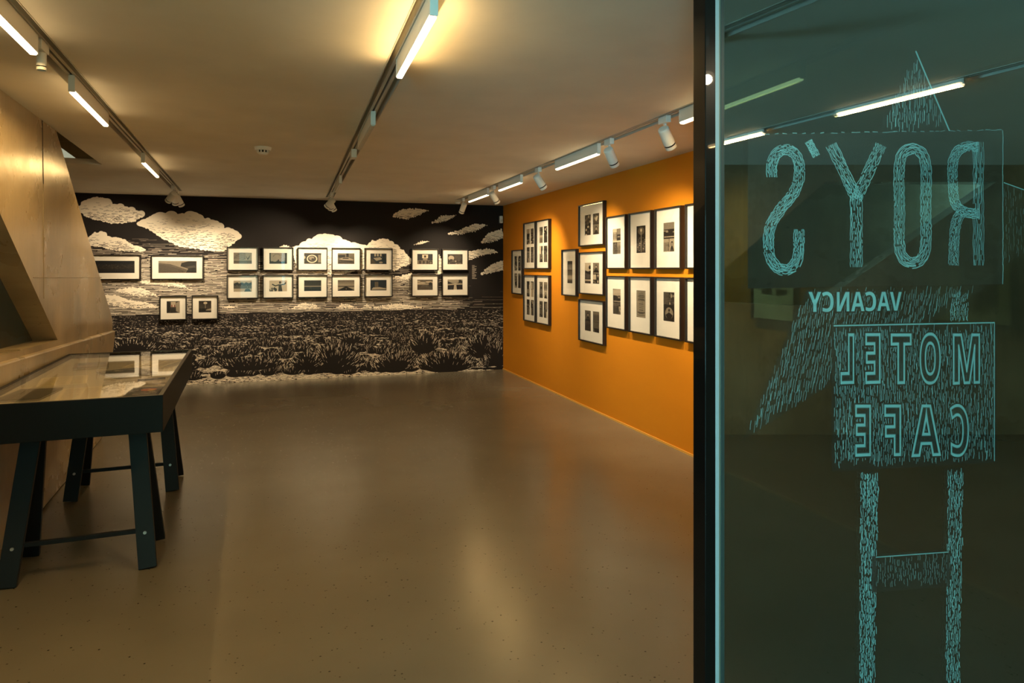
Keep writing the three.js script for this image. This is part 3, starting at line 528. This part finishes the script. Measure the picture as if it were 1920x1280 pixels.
// each is drawn on a 160 x 110 sheet (w x h given)
const scenes = {
  waves(g, w, h) { rect(g, SEPIA(0.72), 0, 0, w, h); g.strokeStyle = SEPIA(0.12); for (let k = 0; k < 8; k++) { g.lineWidth = 3; g.beginPath(); for (let x = 0; x < w * 0.66; x += 4) g.lineTo(x, 10 + k * 8 + 4 * Math.sin(x / 16 + k * 0.5)); g.stroke(); } rect(g, SEPIA(0.2), 0, h * 0.72, w, 6); rect(g, SEPIA(0.5), 0, h * 0.78, w, h); fillP(g, SEPIA(0.02), [[108, 30], [122, 58], [146, 24], [136, 50], [124, 72], [114, 52]]); },
  cafe(g, w, h) { rect(g, SEPIA(0.7), 0, 0, w, h); rect(g, SEPIA(0.12), 0, 0, 14, h); rect(g, SEPIA(0.1), w - 20, 0, 20, h); g.strokeStyle = SEPIA(0.3); g.lineWidth = 3; g.beginPath(); g.arc(70, 50, 36, 3.4, 5.6); g.stroke(); for (let k = 0; k < 8; k++) ell(g, SEPIA(0.06), 10 + k * 21, h - 14 + (k % 3) * 4, 14, 18); ell(g, SEPIA(0.03), 82, 76, 7, 10); },
  plate(g, w, h) { rect(g, SEPIA(0.3), 0, 0, w, h); ell(g, SEPIA(0.92), 74, 58, 48, 40); ell(g, SEPIA(0.4), 74, 58, 38, 31); ell(g, SEPIA(0.7), 70, 52, 24, 18); ell(g, SEPIA(0.3), 82, 62, 14, 9); for (const x of [132, 142, 152]) rect(g, SEPIA(0.85), x, 18, 4, 76); ell(g, SEPIA(0.8), 6, 44, 9, 14); },
  car(g, w, h) { grad(g, w, h, 0.6, 0.35); rect(g, SEPIA(0.2), 0, 18, 70, 26); rect(g, SEPIA(0.1), 82, 0, 22, 38); fillP(g, SEPIA(0.7), [[10, 60], [50, 44], [104, 46], [150, 62], [146, 74], [40, 70]]); fillP(g, SEPIA(0.08), [[24, 70], [150, 76], [130, 86], [36, 80]]); fillP(g, SEPIA(0.15), [[52, 48], [100, 49], [108, 58], [44, 57]]); },
  diner(g, w, h) { rect(g, '#26303a', 0, 0, w, h); for (const x of [40, 66, 94]) rect(g, SEPIA(0.85), x, 4, 16, 26); fillP(g, SEPIA(0.8), [[30, 48], [96, 38], [120, 58], [60, 76]]); fillP(g, SEPIA(0.45), [[0, 50], [30, 60], [60, 110], [0, 110]]); ell(g, SEPIA(0.05), 132, 30, 9, 14); fillP(g, '#10202c', [[112, 48], [150, 44], [160, 110], [110, 110]]); ell(g, SEPIA(0.75), 104, 92, 18, 9); },
  facade(g, w, h) { rect(g, '#14202a', 0, 0, w, h); rect(g, SEPIA(0.95), 52, 10, 58, 36); rect(g, SEPIA(0.3), 70, 18, 22, 22); rect(g, SEPIA(0.7), 58, 46, 46, 20); rect(g, SEPIA(0.6), 0, 68, w, 42); for (const x of [22, 60, 96]) rect(g, SEPIA(0.2), x, 74, 16, 30); ell(g, SEPIA(0.08), 138, 94, 22, 22); ell(g, SEPIA(0.6), 138, 94, 14, 14); },
  boulders(g, w, h) { rect(g, SEPIA(0.35), 0, 0, w, h); ell(g, SEPIA(0.85), 40, 44, 30, 26); ell(g, SEPIA(0.45), 110, 40, 40, 34); for (let k = 0; k < 14; k++) ell(g, SEPIA(rnd() * 0.8), rnd() * w, 60 + rnd() * 50, between(6, 20), between(4, 12)); },
  lake(g, w, h) { grad(g, w, h, 0.85, 0.6); for (let k = 0; k < 16; k++) ell(g, SEPIA(0.14), k * 11, 38 + 6 * Math.sin(k * 1.7), 12, 14); rect(g, SEPIA(0.45), 0, 50, w, 30); rect(g, SEPIA(0.8), 0, 78, w, 32); ell(g, SEPIA(0.08), 120, 66, 9, 11); ell(g, SEPIA(0.8), 120, 64, 4, 4); fillP(g, SEPIA(0.05), [[92, 110], [104, 82], [136, 80], [156, 110]]); },
  arms(g, w, h) { rect(g, SEPIA(0.85), 0, 0, w, h); fillP(g, SEPIA(0.3), [[84, 40], [106, 40], [118, 110], [80, 110]]); ell(g, SEPIA(0.25), 96, 22, 9, 12); g.strokeStyle = SEPIA(0.25); g.lineWidth = 11; g.beginPath(); g.moveTo(90, 44); g.lineTo(54, 54); g.lineTo(26, 38); g.moveTo(104, 44); g.lineTo(134, 40); g.lineTo(148, 22); g.stroke(); for (let k = 0; k < 9; k++) ell(g, SEPIA(0.25 + rnd() * 0.4), rnd() * 70, 80 + rnd() * 30, 10, 14); },
  dusk(g, w, h) { grad(g, w, h, 0.05, 0.45); rect(g, SEPIA(0.75), 0, 58, w, 7); rect(g, '#121a20', 0, 65, w, 45); rect(g, SEPIA(0.5), 46, 74, 22, 3); },
  road(g, w, h) { grad(g, w, h, 0.5, 0.9); rect(g, SEPIA(0.15), 0, 60, w, 8); rect(g, SEPIA(0.72), 0, 68, w, 42); fillP(g, SEPIA(0.06), [[74, 66], [86, 66], [160, 104], [160, 110], [0, 110], [0, 104]]); rect(g, SEPIA(0.9), 79, 84, 3, 12); },
  tower(g, w, h) { rect(g, '#16222c', 0, 0, w, h); rect(g, SEPIA(0.6), 44, 22, 34, 56); for (let k = 0; k < 5; k++) rect(g, SEPIA(0.2), 46, 28 + k * 10, 30, 3); fillP(g, SEPIA(0.8), [[30, 78], [90, 74], [160, 90], [160, 98], [10, 102]]); for (let k = 0; k < 14; k++) rect(g, SEPIA(0.8), rnd() * w, 70 + rnd() * 34, 6, 3); },
  field(g, w, h) { grad(g, w, h, 0.45, 0.95); for (let k = 0; k < 6; k++) ell(g, SEPIA(0.85), rnd() * w, 18 + rnd() * 26, 34, 8); rect(g, SEPIA(0.4), 0, 56, w, 54); ell(g, SEPIA(0.12), 136, 46, 20, 17); g.strokeStyle = SEPIA(0.62); for (let k = 0; k < 9; k++) { g.lineWidth = 2; g.beginPath(); g.moveTo(k * 20, 110); g.lineTo(60 + k * 5, 58); g.stroke(); } },
  crossing(g, w, h) { grad(g, w, h, 0.8, 0.6); rect(g, SEPIA(0.06), 0, 54, w, 56); fillP(g, SEPIA(0.85), [[72, 40], [90, 40], [100, 110], [64, 110]]); fillP(g, SEPIA(0.8), [[0, 50], [160, 40], [160, 54], [0, 62]]); fillP(g, SEPIA(0.3), [[0, 16], [60, 44], [0, 50]]); fillP(g, SEPIA(0.3), [[160, 10], [100, 40], [160, 44]]); rect(g, SEPIA(0.15), 118, 6, 28, 24); },
  skyline(g, w, h) { rect(g, '#0e1318', 0, 0, w, h); for (let x = 0; x < w; x += 4) { const t = between(14, 46); rect(g, SEPIA(between(0.06, 0.26)), x, h * 0.58 - t * 0.7, 4, t * 0.7 + 10); } for (let k = 0; k < 260; k++) rect(g, SEPIA(between(0.4, 0.85)), rnd() * w, h * 0.28 + rnd() * h * 0.36, 1.5, 1.5); rect(g, '#0c1015', 0, h * 0.72, w, h); g.strokeStyle = SEPIA(0.3); for (let x = 2; x < w; x += 9) { g.lineWidth = 1; g.beginPath(); g.moveTo(x, h * 0.7); g.lineTo(x, h); g.stroke(); } },
  dam(g, w, h) { rect(g, SEPIA(0.7), 0, 0, w, h); fillP(g, SEPIA(0.5), [[0, 20], [50, 30], [120, 80], [110, 110], [0, 110]]); g.strokeStyle = SEPIA(0.25); for (let k = 0; k < 6; k++) { g.lineWidth = 2; g.beginPath(); g.moveTo(0, 40 + k * 12); g.quadraticCurveTo(50, 44 + k * 12, 104, 92 + k * 5); g.stroke(); } fillP(g, SEPIA(0.03), [[96, 20], [128, 2], [160, 0], [160, 110], [112, 110], [124, 70], [92, 48]]); fillP(g, SEPIA(0.4), [[108, 56], [150, 40], [156, 60], [126, 66]]); },
  corridor(g, w, h) { rect(g, SEPIA(0.4), 0, 0, w, h); fillP(g, SEPIA(0.1), [[0, 0], [46, 20], [46, 90], [0, 110]]); fillP(g, SEPIA(0.75), [[160, 0], [112, 20], [112, 90], [160, 110]]); rect(g, SEPIA(0.85), 52, 8, 56, 46); rect(g, '#7a2a22', 58, 34, 12, 22); rect(g, '#7a2a22', 90, 34, 12, 22); rect(g, SEPIA(0.9), 72, 34, 16, 20); rect(g, SEPIA(0.25), 50, 66, 60, 44); },
  watertower(g, w, h) { grad(g, w, h, 0.2, 0.5); ell(g, SEPIA(0.9), 84, 22, 24, 11); rect(g, SEPIA(0.7), 80, 30, 8, 50); for (let k = 0; k < 7; k++) ell(g, SEPIA(0.05), 10 + k * 14, 84, 14, 14); rect(g, SEPIA(0.05), 0, 90, w, 20); fillP(g, SEPIA(0.75), [[90, 84], [160, 70], [160, 92], [90, 92]]); },
};
function mini(g, x, y, w, h) {       // one small high-contrast photograph inside a sheet
  g.save(); g.beginPath(); g.rect(x, y, w, h); g.clip(); g.translate(x, y);
  const kind = Math.floor(rnd() * 6), bg = between(0.35, 0.9);
  rect(g, SEPIA(bg), 0, 0, w, h);
  if (kind === 0) { for (let k = 0; k < 5; k++) rect(g, SEPIA(rnd()), rnd() * w, rnd() * h * 0.6, w * between(0.1, 0.4), h); }
  if (kind === 1) { ell(g, SEPIA(0.05), w * 0.5, h * 0.42, w * 0.2, h * 0.2); fillP(g, SEPIA(0.1), [[w * 0.1, h], [w * 0.35, h * 0.6], [w * 0.65, h * 0.6], [w * 0.9, h]]); ell(g, SEPIA(0.75), w * 0.5, h * 0.45, w * 0.12, h * 0.13); }
  if (kind === 2) { rect(g, SEPIA(0.08), 0, h * between(0.4, 0.6), w, h); for (let k = 0; k < 4; k++) ell(g, SEPIA(0.7), rnd() * w, h * between(0.6, 1), w * 0.12, h * 0.05); }
  if (kind === 3) { rect(g, SEPIA(0.06), 0, 0, w, h); for (let k = 0; k < 9; k++) ell(g, SEPIA(between(0.4, 0.95)), rnd() * w, rnd() * h, w * between(0.05, 0.2), h * between(0.04, 0.16)); }
  if (kind === 4) { for (let k = 0; k < 4; k++) { const fx = w * (0.15 + k * 0.24); ell(g, SEPIA(0.12), fx, h * 0.35, w * 0.06, h * 0.07); rect(g, SEPIA(0.12), fx - w * 0.07, h * 0.42, w * 0.14, h * 0.5); } }
  if (kind === 5) { for (let k = 0; k < 7; k++) fillP(g, SEPIA(rnd()), [[rnd() * w, rnd() * h], [rnd() * w, rnd() * h], [rnd() * w, rnd() * h]]); }
  grain(g, w, h, 60, 0.25);
  g.restore(); g.strokeStyle = SEPIA(0.03); g.lineWidth = 2; g.strokeRect(x + 1, y + 1, w - 2, h - 2);
}
const sheets = {
  pair(g, w, h) { mini(g, 0, 0, w, h / 2); mini(g, 0, h / 2, w, h / 2); },
  quad(g, w, h) { rect(g, SEPIA(0.9), 0, 0, w, h); for (const [i, j] of [[0, 0], [1, 0], [0, 1], [1, 1]]) mini(g, i * w * 0.5, j * h * 0.53, w * 0.5, h * 0.47); },
  arches(g, w, h) { rect(g, SEPIA(0.06), 0, 0, w, h); ell(g, SEPIA(0.55), w / 2, h * 0.2, w * 0.32, h * 0.14); ell(g, SEPIA(0.95), w / 2, h * 0.17, w * 0.1, h * 0.06); rect(g, SEPIA(0.9), w / 2 - 2, h * 0.2, 4, h * 0.76); for (let k = 0; k < 8; k++) for (const s of [-1, 1]) ell(g, SEPIA(between(0.5, 0.95)), w / 2 + s * w * between(0.12, 0.42), h * (0.45 + k * 0.065), w * 0.07, h * 0.018); },
  three(g, w, h) { mini(g, 0, 0, w, h * 0.44); rect(g, SEPIA(0.12), 0, h * 0.44, w, h * 0.1); for (let x = 8; x < w - 8; x += 7) rect(g, SEPIA(0.85), x, h * 0.47, 5, h * 0.04); mini(g, 0, h * 0.54, w / 2, h * 0.46); mini(g, w / 2, h * 0.54, w / 2, h * 0.46); },
  hill(g, w, h) { rect(g, SEPIA(0.88), 0, 0, w, h); fillP(g, SEPIA(0.06), [[0, h * 0.36], [w * 0.5, h * 0.42], [w, h * 0.36], [w, h * 0.8], [0, h * 0.8]]); ell(g, SEPIA(0.12), w * 0.8, h * 0.22, w * 0.2, h * 0.1); rect(g, SEPIA(0.85), 0, h * 0.8, w, h * 0.06); rect(g, SEPIA(0.15), 0, h * 0.87, w, h * 0.13); g.strokeStyle = SEPIA(0.03); g.lineWidth = 3; g.strokeRect(1, 1, w - 2, h - 2); },
  bill(g, w, h) { rect(g, SEPIA(0.72), 0, 0, w, h); g.strokeStyle = SEPIA(0.05); g.lineWidth = 3; g.strokeRect(1, 1, w - 2, h - 2); for (let y = 10; y < h - 8; y += between(6, 13)) { const l = between(0.4, 0.85) * w; rect(g, SEPIA(0.18), (w - l) / 2, y, l, between(1.5, 5)); } },
  fade(g, w, h) { grad(g, w, h, 0.2, 0.75); rect(g, SEPIA(0.15), 0, h * 0.42, w, 3); for (let k = 0; k < 4; k++) ell(g, SEPIA(0.85), w * (0.15 + 0.23 * k), h * 0.72, w * 0.07, h * 0.09); rect(g, SEPIA(0.3), 0, h * 0.85, w, h * 0.15); },
  dome(g, w, h) { mini(g, 0, 0, w / 2, h * 0.44); mini(g, w / 2, 0, w / 2, h * 0.44); rect(g, SEPIA(0.1), 0, h * 0.44, w, h * 0.56); ell(g, SEPIA(0.7), w / 2, h * 0.72, w * 0.34, h * 0.2); ell(g, SEPIA(0.06), w / 2, h * 0.62, w * 0.07, h * 0.05); fillP(g, SEPIA(0.06), [[w * 0.2, h * 0.78], [w * 0.5, h * 0.68], [w * 0.8, h * 0.78], [w * 0.6, h * 0.95], [w * 0.4, h * 0.95]]); },
};
let printSeed = 1000;
function printMaterial(kind, w, h) {
  reseed(printSeed += 17);
  const sheet = sheets[kind], tw = sheet ? 110 : 160, th = sheet ? Math.round((110 * h) / w) : 110;
  const tex = canvasTexture(tw * 2, th * 2, (g) => { g.scale(2, 2); (sheet ?? scenes[kind])(g, tw, th); grain(g, tw, th, 220, 0.10); });
  return std('photographic print', lin(0.9, 0.9, 0.9), 0.55, { map: tex });
}
const barW = 0.013, frameDepth = 0.042;
const frameCache = new Map();
function frameShapes(w, h, windows) {
  const key = JSON.stringify([w, h, windows]);
  if (!frameCache.has(key)) {
    const r = (x, y, a, b) => [[x - a / 2, y - b / 2], [x + a / 2, y - b / 2], [x + a / 2, y + b / 2], [x - a / 2, y + b / 2]];
    frameCache.set(key, {
      frame: extrude(r(0, 0, w, h), [r(0, 0, w - 2 * barW, h - 2 * barW)], frameDepth, 0.0012),
      mat: extrude(r(0, 0, w - 2 * barW, h - 2 * barW), windows.map((q) => r(...q)), 0.003).translate(0, 0, 0.018),
      back: box(w - 0.004, h - 0.004, 0.004, 0, 0, 0.003),
      glazing: box(w - 2 * barW, h - 2 * barW, 0.002, 0, 0, 0.030),
    });
  }
  return frameCache.get(key);
}
function picture(label, group, p, turn, w, h, prints) {       // prints: [kind, x, y, width, height]
  const t = thing('framed_picture', label, 'picture', group, p, turn), s = frameShapes(w, h, prints.map((q) => q.slice(1)));
  part('frame', s.frame, frameMat, t); part('backing', s.back, frameMat, t); part('mat_board', s.mat, matBoardMat, t);
  for (const [kind, x, y, a, b] of prints) part('print', box(a + 0.006, b + 0.006, 0.002, x, y, 0.0165), printMaterial(kind, a, b), t);
  part('glazing', s.glazing, glazingMat, t);
  return t;
}
const muralGroup = 'framed photographs on the mural wall', MZ = ZM + 0.0015;
const topRow = [['waves', 'dark bird over striped waves'], ['cafe', 'crowd before a bright arched window'], ['plate', 'plate of food beside cutlery'], ['car', 'low car parked in a street'], ['diner', 'bluish diner interior'], ['facade', 'lit building front at night'], ['boulders', 'pale boulders']];
const bottomRow = [['lake', 'figure before a misty lake'], ['arms', 'figure with outstretched arms'], ['dusk', 'dark level horizon at dusk'], ['road', 'straight road to the horizon'], ['tower', 'pale tower on a blue night'], ['field', 'open field under pale cloud'], ['crossing', 'pale crossing roads']];
[-0.548, -0.088, 0.372, 0.832, 1.291, 1.975, 2.433].forEach((x, i) => {
  const pr = (kind) => [[kind, 0, 0.008, 0.232, 0.152]];
  picture(`small black-framed photo of a ${topRow[i][1]}, upper row on the mural`.replace('a pale boulders', 'pale boulders'), muralGroup, [x, 1.689, MZ], 0, 0.404, 0.325, pr(topRow[i][0]));
  picture(`small black-framed photo of a ${bottomRow[i][1]}, lower row on the mural`.replace('a open', 'an open').replace('a pale crossing', 'pale crossing'), muralGroup, [x, 1.306, MZ], 0, 0.404, 0.325, pr(bottomRow[i][0]));
});
picture('wide black-framed night skyline panorama partly behind the concrete wall', muralGroup, [-2.105, 1.571, MZ], 0, 0.632, 0.325, [['skyline', 0.01, 0.005, 0.46, 0.158]]);
picture('wide black-framed panorama of a curved dam and dark cliff', muralGroup, [-1.355, 1.571, MZ], 0, 0.632, 0.325, [['dam', 0, 0.005, 0.46, 0.158]]);
picture('square black-framed photo of a corridor with red panels', muralGroup, [-1.408, 1.033, MZ], 0, 0.325, 0.325, [['corridor', 0, 0.01, 0.158, 0.158]]);
picture('square black-framed photo of a water tower over dark trees', muralGroup, [-1.021, 1.033, MZ], 0, 0.325, 0.325, [['watertower', 0, 0.01, 0.155, 0.155]]);
const orangeGroup = 'framed prints on the orange wall', OX = XR - 0.0015, onWall = (label, z, y, w, h, prints) => picture(label, orangeGroup, [OX, y, z], -Math.PI / 2, w, h, prints);
const strips = [['pair', -0.08, 0.125, 0.125, 0.21], ['pair', 0.08, 0.125, 0.125, 0.21], ['pair', -0.08, -0.125, 0.125, 0.21], ['pair', 0.08, -0.125, 0.125, 0.21]];
onWall('narrow black frame with four photo strips hanging alone nearest the mural corner', -9.30, 1.506, 0.455, 0.635, strips);
onWall('black frame of four photo strips, upper left of the frame block', -8.77, 1.868, 0.47, 0.635, strips);
onWall('black frame of four photo strips, upper right of the frame block', -8.27, 1.868, 0.47, 0.635, strips);
onWall('black frame of four photo strips, lower left of the frame block', -8.77, 1.150, 0.47, 0.635, strips);
onWall('black frame of four photo strips, lower right of the frame block', -8.27, 1.150, 0.47, 0.635, strips);
onWall('narrow black frame with a single hazy vertical print beside the three wide frames', -7.40, 1.507, 0.433, 0.547, [['fade', 0, 0.005, 0.15, 0.26]]);
const duo = [['pair', -0.105, 0, 0.16, 0.225], ['pair', 0.105, 0, 0.16, 0.225]];
onWall('wide black frame with two prints, top of its stack of three', -6.795, 2.035, 0.64, 0.466, duo);
onWall('wide black frame with two prints, middle of its stack of three', -6.795, 1.503, 0.64, 0.466, [['hill', -0.105, 0, 0.16, 0.225], ['three', 0.105, 0, 0.16, 0.225]]);
onWall('wide black frame with two prints, bottom of its stack of three', -6.795, 0.978, 0.64, 0.466, duo);
[[-6.205, 'quad', 'a four-part print', 'three', 'a dark three-part print'], [-5.712, 'arches', 'a dark symmetrical ornament print', 'bill', 'a pale print full of fine text rows'], [-5.220, 'three', 'a print of one picture over two portraits', 'dome', 'a dark figure in a pale disc'], [-4.725, 'hill', 'a large hill print beside the glass', 'pair', 'a large two-part print beside the glass']].forEach(([z, k1, l1, k2, l2], i) => {
  const a = i === 3 ? [0.235, 0.34] : [0.170 + 0.006 * i, 0.255];
  onWall(`tall black frame with ${l1}, upper orange wall row`, z, 1.818, 0.43, 0.537, [[k1, 0, 0.01, ...a]]);
  onWall(`tall black frame with ${l2}, lower orange wall row`, z, 1.210, 0.43, 0.537, [[k2, 0, 0.01, ...a]]);
});
onWall('black frame with two narrow prints seen through the tinted glass', -3.87, 1.46, 0.44, 0.537, [['pair', -0.075, 0.02, 0.11, 0.22], ['pair', 0.075, 0.02, 0.11, 0.22]]);
onWall('black frame with one dim print seen through the tinted glass behind the sign posts', -2.46, 1.545, 0.44, 0.537, [['quad', 0.04, -0.02, 0.2, 0.36]]);

// ================================================================ DISPLAY CASE ON TRESTLES
// local axes of everything here: x = v, y up, z = -u
const inCase = (u, v) => { const p = uv2xz(u, v); return p; };
const CU0 = 3.77, CU1 = 5.84, CV0 = -1.19, CV1 = -0.37, CB = 0.745, CT = 0.928;
{
  const uc = (CU0 + CU1) / 2, vc = (CV0 + CV1) / 2, p = inCase(uc, vc), L = CU1 - CU0, W = CV1 - CV0, H = CT - CB;
  const t = thing('display_case', 'black display case with a glass lid standing on trestles', 'display case', null, [p[0], CB, p[1]], SKEW);
  part('front_panel', rbox(W, H, 0.022, 0.002, 0, H / 2, L / 2 - 0.011), blackMat, t);
  part('rear_panel', rbox(W, H, 0.022, 0.002, 0, H / 2, -L / 2 + 0.011), blackMat, t);
  for (const s of [-1, 1]) part('side_panel', rbox(0.022, H, L - 0.044, 0.002, s * (W / 2 - 0.011), H / 2, 0), blackMat, t);
  part('bed', box(W - 0.044, 0.018, L - 0.044, 0, 0.140, 0), std('pale lining board', lin(0.36, 0.31, 0.23), 0.9), t);
  part('bottom_board', box(W - 0.044, 0.018, L - 0.044, 0, 0.012, 0), blackMat, t);
  part('glass_lid', box(W - 0.046, 0.005, L - 0.046, 0, H - 0.005, 0), clearGlassMat, t);
}
// papers on the bed
const bedY = CB + 0.1495;
const paperTex = (seed, base, text, photo) => { reseed(seed); return canvasTexture(256, 360, (g, w, h) => {
  g.fillStyle = base; g.fillRect(0, 0, w, h);
  if (photo) { rect(g, SEPIA(0.12), w * 0.1, h * 0.08, w * 0.8, h * 0.4); for (let k = 0; k < 7; k++) rect(g, SEPIA(rnd()), w * (0.1 + 0.75 * rnd()), h * (0.1 + 0.3 * rnd()), 30, 26); }
  if (text) for (let c = 0; c < 3; c++) for (let y = photo ? h * 0.54 : 30; y < h - 16; y += 7) rect(g, `rgba(20,16,12,${between(0.35, 0.6)})`, 16 + c * 78, y, between(48, 68), 2.6);
  grain(g, w, h, 300, 0.06);
}); };
const leaf = (name, label, category, u, v, w, d, thick, turn, tex, color = lin(0.8, 0.8, 0.8), y = 0) => {
  const p = inCase(u, v), t = thing(name, label, category, 'papers in the display case', [p[0], bedY + y, p[1]], SKEW + turn);
  if (thick > 0.006) { part('pages', box(w - 0.006, thick - 0.003, d - 0.006, 0, thick / 2, 0), std('page edges', lin(0.6, 0.55, 0.45), 0.9), t); part('cover', box(w, 0.002, d, 0, thick, 0), std('printed cover', color, 0.6, { map: tex }), t); part('back_cover', box(w, 0.0015, d, 0, 0.001, 0), std('cover board', lin(0.1, 0.09, 0.07), 0.7), t); } else {
    const g = new THREE.PlaneGeometry(w, d, 10, 8).rotateX(-Math.PI / 2), a = g.attributes.position;      // a sheet that does not lie quite flat
    for (let i = 0; i < a.count; i++) a.setY(i, 0.0015 + 0.004 * (0.5 + 0.5 * Math.sin(a.getX(i) * 19 + turn * 9)) * (0.5 + 0.5 * Math.cos(a.getZ(i) * 13)));
    g.computeVertexNormals(); part('sheet', g, std('printed paper', color, 0.8, { map: tex, side: THREE.DoubleSide }), t);
  }
  return t;
};
leaf('newspaper', 'open newspaper spread with text columns at the front of the case', 'newspaper', 4.18, -0.745, 0.30, 0.40, 0.002, 0.1, paperTex(1, '#c9b58c', true, false));
leaf('folder', 'dark folder lying beside the newspaper in the case', 'folder', 4.20, -1.03, 0.20, 0.34, 0.009, -0.1, paperTex(2, '#2a241c', false, false));
leaf('typed_sheet', 'plain cream typed sheet lying behind the dark folder', 'paper', 4.68, -0.98, 0.24, 0.36, 0.002, 0.15, paperTex(3, '#d8c49a', true, false));
leaf('magazine', 'dark magazine with pale cover panels in the middle of the case', 'magazine', 4.86, -0.68, 0.24, 0.32, 0.010, 0.5, paperTex(4, '#54483a', false, true));
leaf('pamphlet', 'dark pamphlet with an orange picture at the front corner', 'pamphlet', 4.06, -0.49, 0.15, 0.30, 0.008, -0.05, (() => { reseed(8); return canvasTexture(200, 300, (g, w, h) => { rect(g, '#2c251e', 0, 0, w, h); ell(g, '#b4551f', 120, 90, 52, 40); ell(g, '#d9a441', 140, 110, 24, 18); for (let k = 0; k < 9; k++) rect(g, SEPIA(rnd()), rnd() * w, 150 + rnd() * 130, 40, 10); }); })());
leaf('photo_sheet', 'grey photo sheet in front of the magazine', 'photograph', 4.48, -0.50, 0.18, 0.24, 0.002, 0.1, paperTex(6, '#a8987a', false, true));
leaf('letter', 'folded pale letter at the mural end of the case', 'paper', 5.28, -0.58, 0.26, 0.34, 0.002, -0.3, paperTex(7, '#dccba4', true, false));
leaf('booklet', 'small brown booklet at the mural end of the case', 'booklet', 5.30, -0.95, 0.20, 0.28, 0.012, 0.15, paperTex(9, '#7a6648', false, true));
leaf('clipping', 'long newspaper clipping beside the case rim', 'clipping', 4.92, -0.462, 0.09, 0.34, 0.002, 0.05, paperTex(10, '#cbb88f', true, false));

// trestles
for (const [u0, u1, label] of [[3.96, 4.40, 'blue-black wooden trestle under the front end of the display case'], [5.28, 5.70, 'blue-black wooden trestle under the mural end of the display case']]) {
  const uc = (u0 + u1) / 2, vc = -0.765, p = inCase(uc, vc), t = thing('trestle', label, 'trestle', 'display case trestles', [p[0], 0, p[1]], SKEW), half = (u1 - u0) / 2 - 0.02, top = CB - 0.003;
  part('top_beam', rbox(0.66, 0.05, 0.12, 0.003, 0, top - 0.025, 0), legMat, t);
  for (const s of [-1, 1]) for (const q of [-1, 1]) {
    const foot = [s * 0.305, 0.004, q * half], head = [s * 0.235, top - 0.012, q * 0.045];
    part('leg', bar(foot, head, 0.085, 0.030), legMat, t);
    if (q > 0) part('bolt', new THREE.CylinderGeometry(0.008, 0.008, 0.006, 16).rotateX(Math.PI / 2).translate(s * (0.305 - 0.07 * 0.24), 0.18, q * half - 0.18 / top * (half - 0.045) + 0.018), boltMat, t);
  }
  part('cross_bar', rbox(0.54, 0.022, 0.022, 0.003, 0, 0.18, half - (0.18 / top) * (half - 0.045) - 0.025), legMat, t);
}

scene.traverse((o) => { if (o.isMesh) o.castShadow = o.receiveShadow = true; });
renderer.render(scene, camera);
